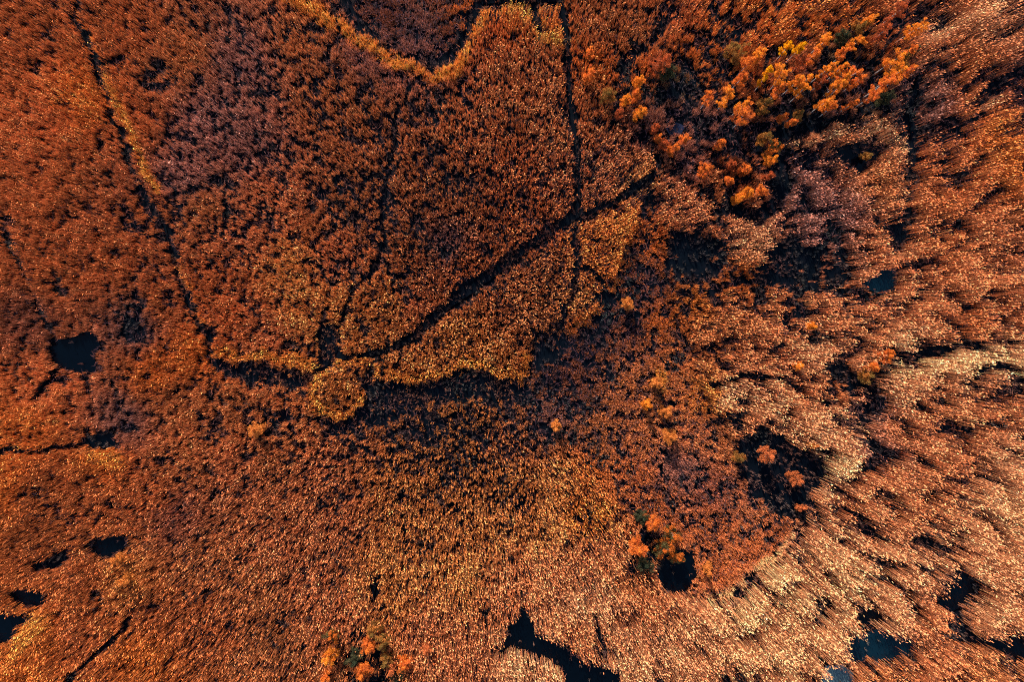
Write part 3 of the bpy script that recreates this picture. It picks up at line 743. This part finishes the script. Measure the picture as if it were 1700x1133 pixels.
BG = 'birch saplings in the upper right heath'
TREES = [
 # u, v, width, height, colour, slender, birch, name, label
 (1308,79,20,5.0,'yellow',1,1,'brightest yellow birch sapling, left of a close pair above the big golden cluster'),
 (1326,82,15,5.0,'yellow',1,1,'thin yellow birch sapling, right one of the bright close pair'),
 (1262,84,18,4.2,'gold',1,1,'small orange birch left of the two bright yellow saplings'),
 (1272,131,17,5.6,'yellow',1,1,'yellow topped birch with a long bare white stem on its lower left'),
 (1300,128,36,5.6,'gold',1,1,'widest golden birch crown, core of the big cluster in the upper right'),
 (1322,136,22,5.4,'gold',1,1,'golden birch crown touching the right side of the widest crown'),
 (1340,131,17,5.4,'gold',1,1,'bright birch tip at the right end of the golden cluster'),
 (1296,149,20,4.8,'orange',1,1,'orange crown hanging below the widest golden crown'),
 (1335,149,22,5.2,'gold',1,1,'orange birch just below the right end of the golden cluster'),
 (1331,103,30,4.6,'red',1,1,'dull red birch between the yellow pair and the golden cluster'),
 (1349,90,24,5.0,'orange',1,1,'rusty orange birch right of the yellow pair, its white stem showing'),
 (1366,69,24,5.2,'gold',1,1,'orange birch at the upper edge of the grove, above the rusty one'),
 (1375,112,17,5.8,'gold',1,1,'slim leaning orange birch standing alone with its white stem at lower left'),
 (1397,113,13,5.2,'gold',1,1,'narrowest bright orange birch, right of the slim leaning one'),
 (1419,118,18,5.8,'orange',1,1,'orange birch at the upper right end of the row of four'),
 (1404,126,18,5.4,'orange',1,1,'small orange birch tucked below the left side of the row of four'),
 (1396,136,16,5.2,'gold',1,1,'bright orange birch above the long double crown'),
 (1424,133,22,5.0,'orange',1,1,'soft red orange birch below the upper right end of the row'),
 (1393,148,22,6.0,'gold',1,1,'double crowned orange birch with the clearest white stem'),
 (1372,167,24,5.2,'gold',1,1,'bright orange bush crown isolated over the dark hollow'),
 (1383,177,16,4.6,'orange',1,1,'dim small birch touching the isolated bright one from below'),
 (1413,173,12,4.0,'orange',1,1,'lone small orange birch near the edge of the pale reeds'),
 (1367,134,16,4.2,'red',1,1,'dull red small birch between the cluster and the row'),
 (1488,96,30,6.0,'gold',1,1,'long golden orange birch in the far right of the grove'),
 (1512,86,15,5.2,'orange',1,1,'small orange tip beyond the long golden orange birch'),
 (1504,98,24,3.8,'olive',0,0,'olive and rust shrub right of the long golden orange birch'),
 (1488,122,34,6.4,'gold',1,1,'largest bright orange birch at the right of the grove'),
 (1504,120,20,6.0,'orange',1,1,'orange crown joined to the right of the largest bright birch'),
 (1468,138,26,5.8,'orange',1,1,'orange crown stretching down left of the largest bright birch'),
 (1452,156,22,5.4,'orange',1,1,'last pinkish orange crown at the lower left of the long slope'),
 (1403,86,20,4.4,'orange',1,1,'forked orange birch over the dark patch at the top of the grove'),
 (1424,67,22,5.2,'gold',1,1,'orange birch right of the dark patch, under the olive shrub'),
 (1524,42,26,5.6,'gold',1,1,'bright orange birch near the top right, apart from the grove'),
 (1490,18,34,5.0,'red',1,1,'broad dull red birch near the top edge with pale stems'),
 (1470,50,24,4.6,'red',1,1,'reddish birch between the broad dull red one and the grove'),
 (1432,40,28,3.2,'olive',0,0,'dark olive shrub under the top edge'),
 (1444,28,14,4.6,'gold',1,1,'small orange tip beside the dark olive shrub'),
 (1240,106,34,4.4,'orange',1,1,'long ragged orange birch right of the grey olive willow'),
 (1253,98,20,4.6,'gold',1,1,'brighter top end of the ragged orange pair by the grey willow'),
 (1230,130,26,4.6,'orange',1,1,'dusty pink orange birch below the long ragged one'),
 (1224,82,38,3.0,'olive',0,0,'round grey olive willow with a rusty left side'),
 (1177,163,22,5.0,'orange',1,1,'orange birch at the left end of the grove with thin pale stems'),
 (1211,160,26,5.8,'gold',1,1,'bright orange birch with a white stem, left of the large red orange one'),
 (1236,194,42,5.2,'orange',1,1,'large rounded red orange birch with a white stem across it'),
 (1232,174,20,4.8,'gold',1,1,'orange crown on top of the large rounded red orange birch'),
 (1272,172,28,3.4,'olive',0,0,'greenish shrub streaked with orange right of the large red orange birch'),
 (1302,194,15,3.2,'orange',1,0,'small orange bush above the dark ditch'),
 (1313,203,12,3.0,'orange',1,0,'tiny orange bush at the lip of the dark ditch'),
 (1328,189,20,3.0,'olive',0,0,'small olive bush by the dark ditch with a red tip'),
 (1273,226,18,3.4,'olive',0,0,'narrow olive and red bush left of the dark ditch'),
 (1286,245,26,3.4,'mixed',0,0,'half red half green bush over the black ditch'),
 (1283,263,18,3.2,'gold',0,0,'flat orange bush below the half red half green one'),
 (1172,282,22,3.2,'orange',0,0,'orange bush alone in the brown heath'),
 (1214,297,14,2.8,'orange',0,0,'small orange tuft in the lower heath'),
 (1216,272,12,2.8,'red',0,0,'small red tuft in the lower heath'),
 (1242,279,18,3.2,'orange',0,0,'orange bush leaning right in the lower heath'),
 (1263,316,26,4.4,'orange',1,1,'bright orange birch at the lower end of the heath, over the ditch'),
 (1243,318,20,3.6,'gold',0,0,'golden bush left of the birch at the lower end of the heath'),
 (1228,327,14,3.0,'gold',0,0,'low golden tuft at the bottom of the heath'),
 (1276,292,14,3.2,'red',1,0,'thin red bush on the edge of the black ditch'),
 (1135,231,22,3.6,'orange',1,1,'orange birch right of the small blue pool'),
 (1119,245,17,3.2,'orange',0,0,'round orange bush below the small blue pool'),
 (1095,227,12,2.8,'orange',0,0,'little orange bush left of the small blue pool'),
 (1090,211,14,2.8,'red',0,0,'dull red bush above the little orange one'),
 (1103,238,16,2.6,'red',0,0,'dark red low bush between the two orange ones by the pool'),
 (1198,238,14,2.8,'orange',0,0,'small orange bush midway between the pool and the black ditch'),
 (1062,130,20,4.2,'gold',0,0,'bright orange bush on the left rim of the dark hollow'),
 (1060,154,16,3.8,'orange',0,0,'orange bush second from the top on the rim of the dark hollow'),
 (1064,183,20,4.0,'gold',0,0,'brightest orange bush at the foot of the dark hollow'),
 (1041,164,16,3.,'gold',0,0,'low golden bush right of the round green one'),
 (1097,103,38,3.6,'red',0,0,'wide dusty red bush above the dark hollow'),
 (1109,116,34,2.8,'green',0,0,'dark green shadowed bush under the wide red one'),
 (1012,156,26,3.0,'olive',0,0,'round green bush with an orange heart, alone at the left of the heath'),
 (981,86,14,2.8,'orange',0,0,'small orange tuft in the reeds near the top ditch'),
 (979,122,24,3.,'orange',0,0,'ragged orange bush left of the round green one'),
 (1028,187,14,2.6,'red',0,0,'faint grey red bush under the round green one'),
 (1442,257,12,2.2,'olive',0,0,'tiny yellow green shrub inside the black hollow of the pale reeds'),
 (1278,758,34,3.8,'pink',0,0,'larger of two round salmon trees over the dark shade'),
 (1325,796,26,3.4,'pink',0,0,'smaller round salmon tree at the lower right of the pair'),
 (1333,846,12,2.2,'pink',0,0,'tiny salmon bush on the dark ground near the edge of the pale reeds'),
 (1228,762,20,2.4,'olive',0,0,'dim olive bush left of the larger salmon tree'),
 (1352,743,10,2.4,'ochre',0,0,'small pale yellow bush above the smaller salmon tree'),
 (1112,726,28,2.6,'ochre',0,0,'golden bush in the middle of the sedge meadow'),
 (1107,686,22,2.6,'ochre',0,0,'low golden mound above the bigger golden bush of the meadow'),
 (1092,636,20,2.6,'ochre',0,0,'golden tuft topmost of the meadow mounds'),
 (1074,672,18,2.4,'gold',0,0,'orange gold tuft left of the meadow mounds'),
 (1044,505,22,2.4,'ochre',0,0,'golden mound alone right of the black bend of the channel'),
 (924,708,18,2.8,'ochre',0,0,'pale golden clump at the head of the lower golden reeds'),
 (1083,872,34,3.6,'orange',0,0,'orange bush, upper of the pair beside the round black pool'),
 (1060,912,38,3.6,'orange',0,0,'broad orange bush left of the round black pool'),
 (1118,890,34,3.2,'mixed',0,0,'green bush flecked with orange just above the round black pool'),
 (1072,940,34,2.8,'green',0,0,'dark green bush at the lower left of the round black pool'),
 (1102,912,36,3.0,'mixed',0,0,'dark green and red bush between the orange pair and the pool'),
 (1068,862,22,2.6,'green',0,0,'dark bush above the orange pair'),
 (1125,928,26,2.8,'mixed',0,0,'small bush with orange twigs on the rim of the round black pool'),
 (1178,948,18,2.4,'ochre',0,0,'yellow tuft right of the round black pool'),
 (546,1094,24,3.6,'gold',0,0,'bright orange bush at the left of the bottom edge thicket'),
 (552,1058,26,3.2,'mixed',0,0,'green and rust bush at the top left of the bottom edge thicket'),
 (619,1052,26,3.2,'olive',0,0,'olive bush at the top of the bottom edge thicket'),
 (634,1072,24,3.4,'olive',0,0,'yellow green bush in the middle right of the bottom edge thicket'),
 (608,1078,26,3.4,'orange',0,0,'orange bush in the heart of the bottom edge thicket'),
 (640,1098,24,3.2,'olive',0,0,'olive green bush at the right side of the bottom edge thicket'),
 (650,1112,16,3.4,'pink',0,0,'pinkish bush among olive ones, lower right of the thicket'),
 (588,1096,30,2.8,'green',0,0,'dark green bush in the shade of the thicket'),
 (604,1118,34,3.2,'orange',0,0,'rusty bush on the bottom edge inside the thicket'),
 (672,1105,26,3.0,'orange',0,0,'orange bush at the far right of the bottom edge thicket'),
 (656,1130,26,2.6,'green',0,0,'dark green bush cut by the bottom edge'),
 (708,1080,16,2.8,'pink',0,0,'red brown twiggy bush alone right of the thicket'),
 (541,1124,14,2.8,'orange',0,0,'small orange bush under the bright one at the left of the thicket'),
 (1444,624,30,3.0,'olive',0,0,'yellow olive shrub beside the start of the pale reed ridge'),
 (1473,590,26,3.0,'orange',0,0,'rusty shrub above the yellow olive one'),
 (1454,610,18,3.0,'orange',0,0,'small orange shrub between the olive and the rusty one'),
 (1329,608,12,2.6,'gold',0,0,'tiny bright yellow bush in the middle right reeds'),
 (1350,541,12,2.6,'gold',0,0,'tiny orange bush in the reeds above the pale tufts'),
 (424,715,26,2.6,'ochre',0,0,'ochre bush in the reeds left of the round island'),
 (193,932,20,2.8,'ochre',0,0,'pale golden clump right below the small black pool'),
 (206,966,26,2.8,'ochre',0,0,'ring shaped pale golden clump below the first one'),
 (1520,80,16,2.4,'green',0,0,'dark green shrub at the right end of the grove'),
 (1470,160,26,2.4,'green',0,0,'dark blue green shrub in the shade below the largest birch'),
 (1400,60,24,2.2,'green',0,0,'dark shrub in the shade between the top birches'),
]
for (tu, tv, w, hg, colr, sl, bi, lab) in TREES:
    kind = 'birch_tree' if bi else ('salmon_tree' if 'salmon tree' in lab else 'shrub')
    if kind == 'salmon_tree': kind = 'willow_tree'
    cat = 'tree' if kind != 'shrub' else 'shrub'
    if bi: grp = BG
    elif tv < 340 and 960 < tu < 1540: grp = 'shrubs scattered over the upper right heath'
    elif tv > 1040: grp = 'bushes of the bottom edge thicket'
    elif 1050 < tu < 1190 and tv > 850: grp = 'bushes round the black pool'
    elif kind == 'willow_tree': grp = 'pair of salmon coloured trees'
    else: grp = 'single bushes among the reeds'
    tree(kind, lab, cat, grp, tu, tv, w * .92, hg, colr, bool(sl), bool(bi))
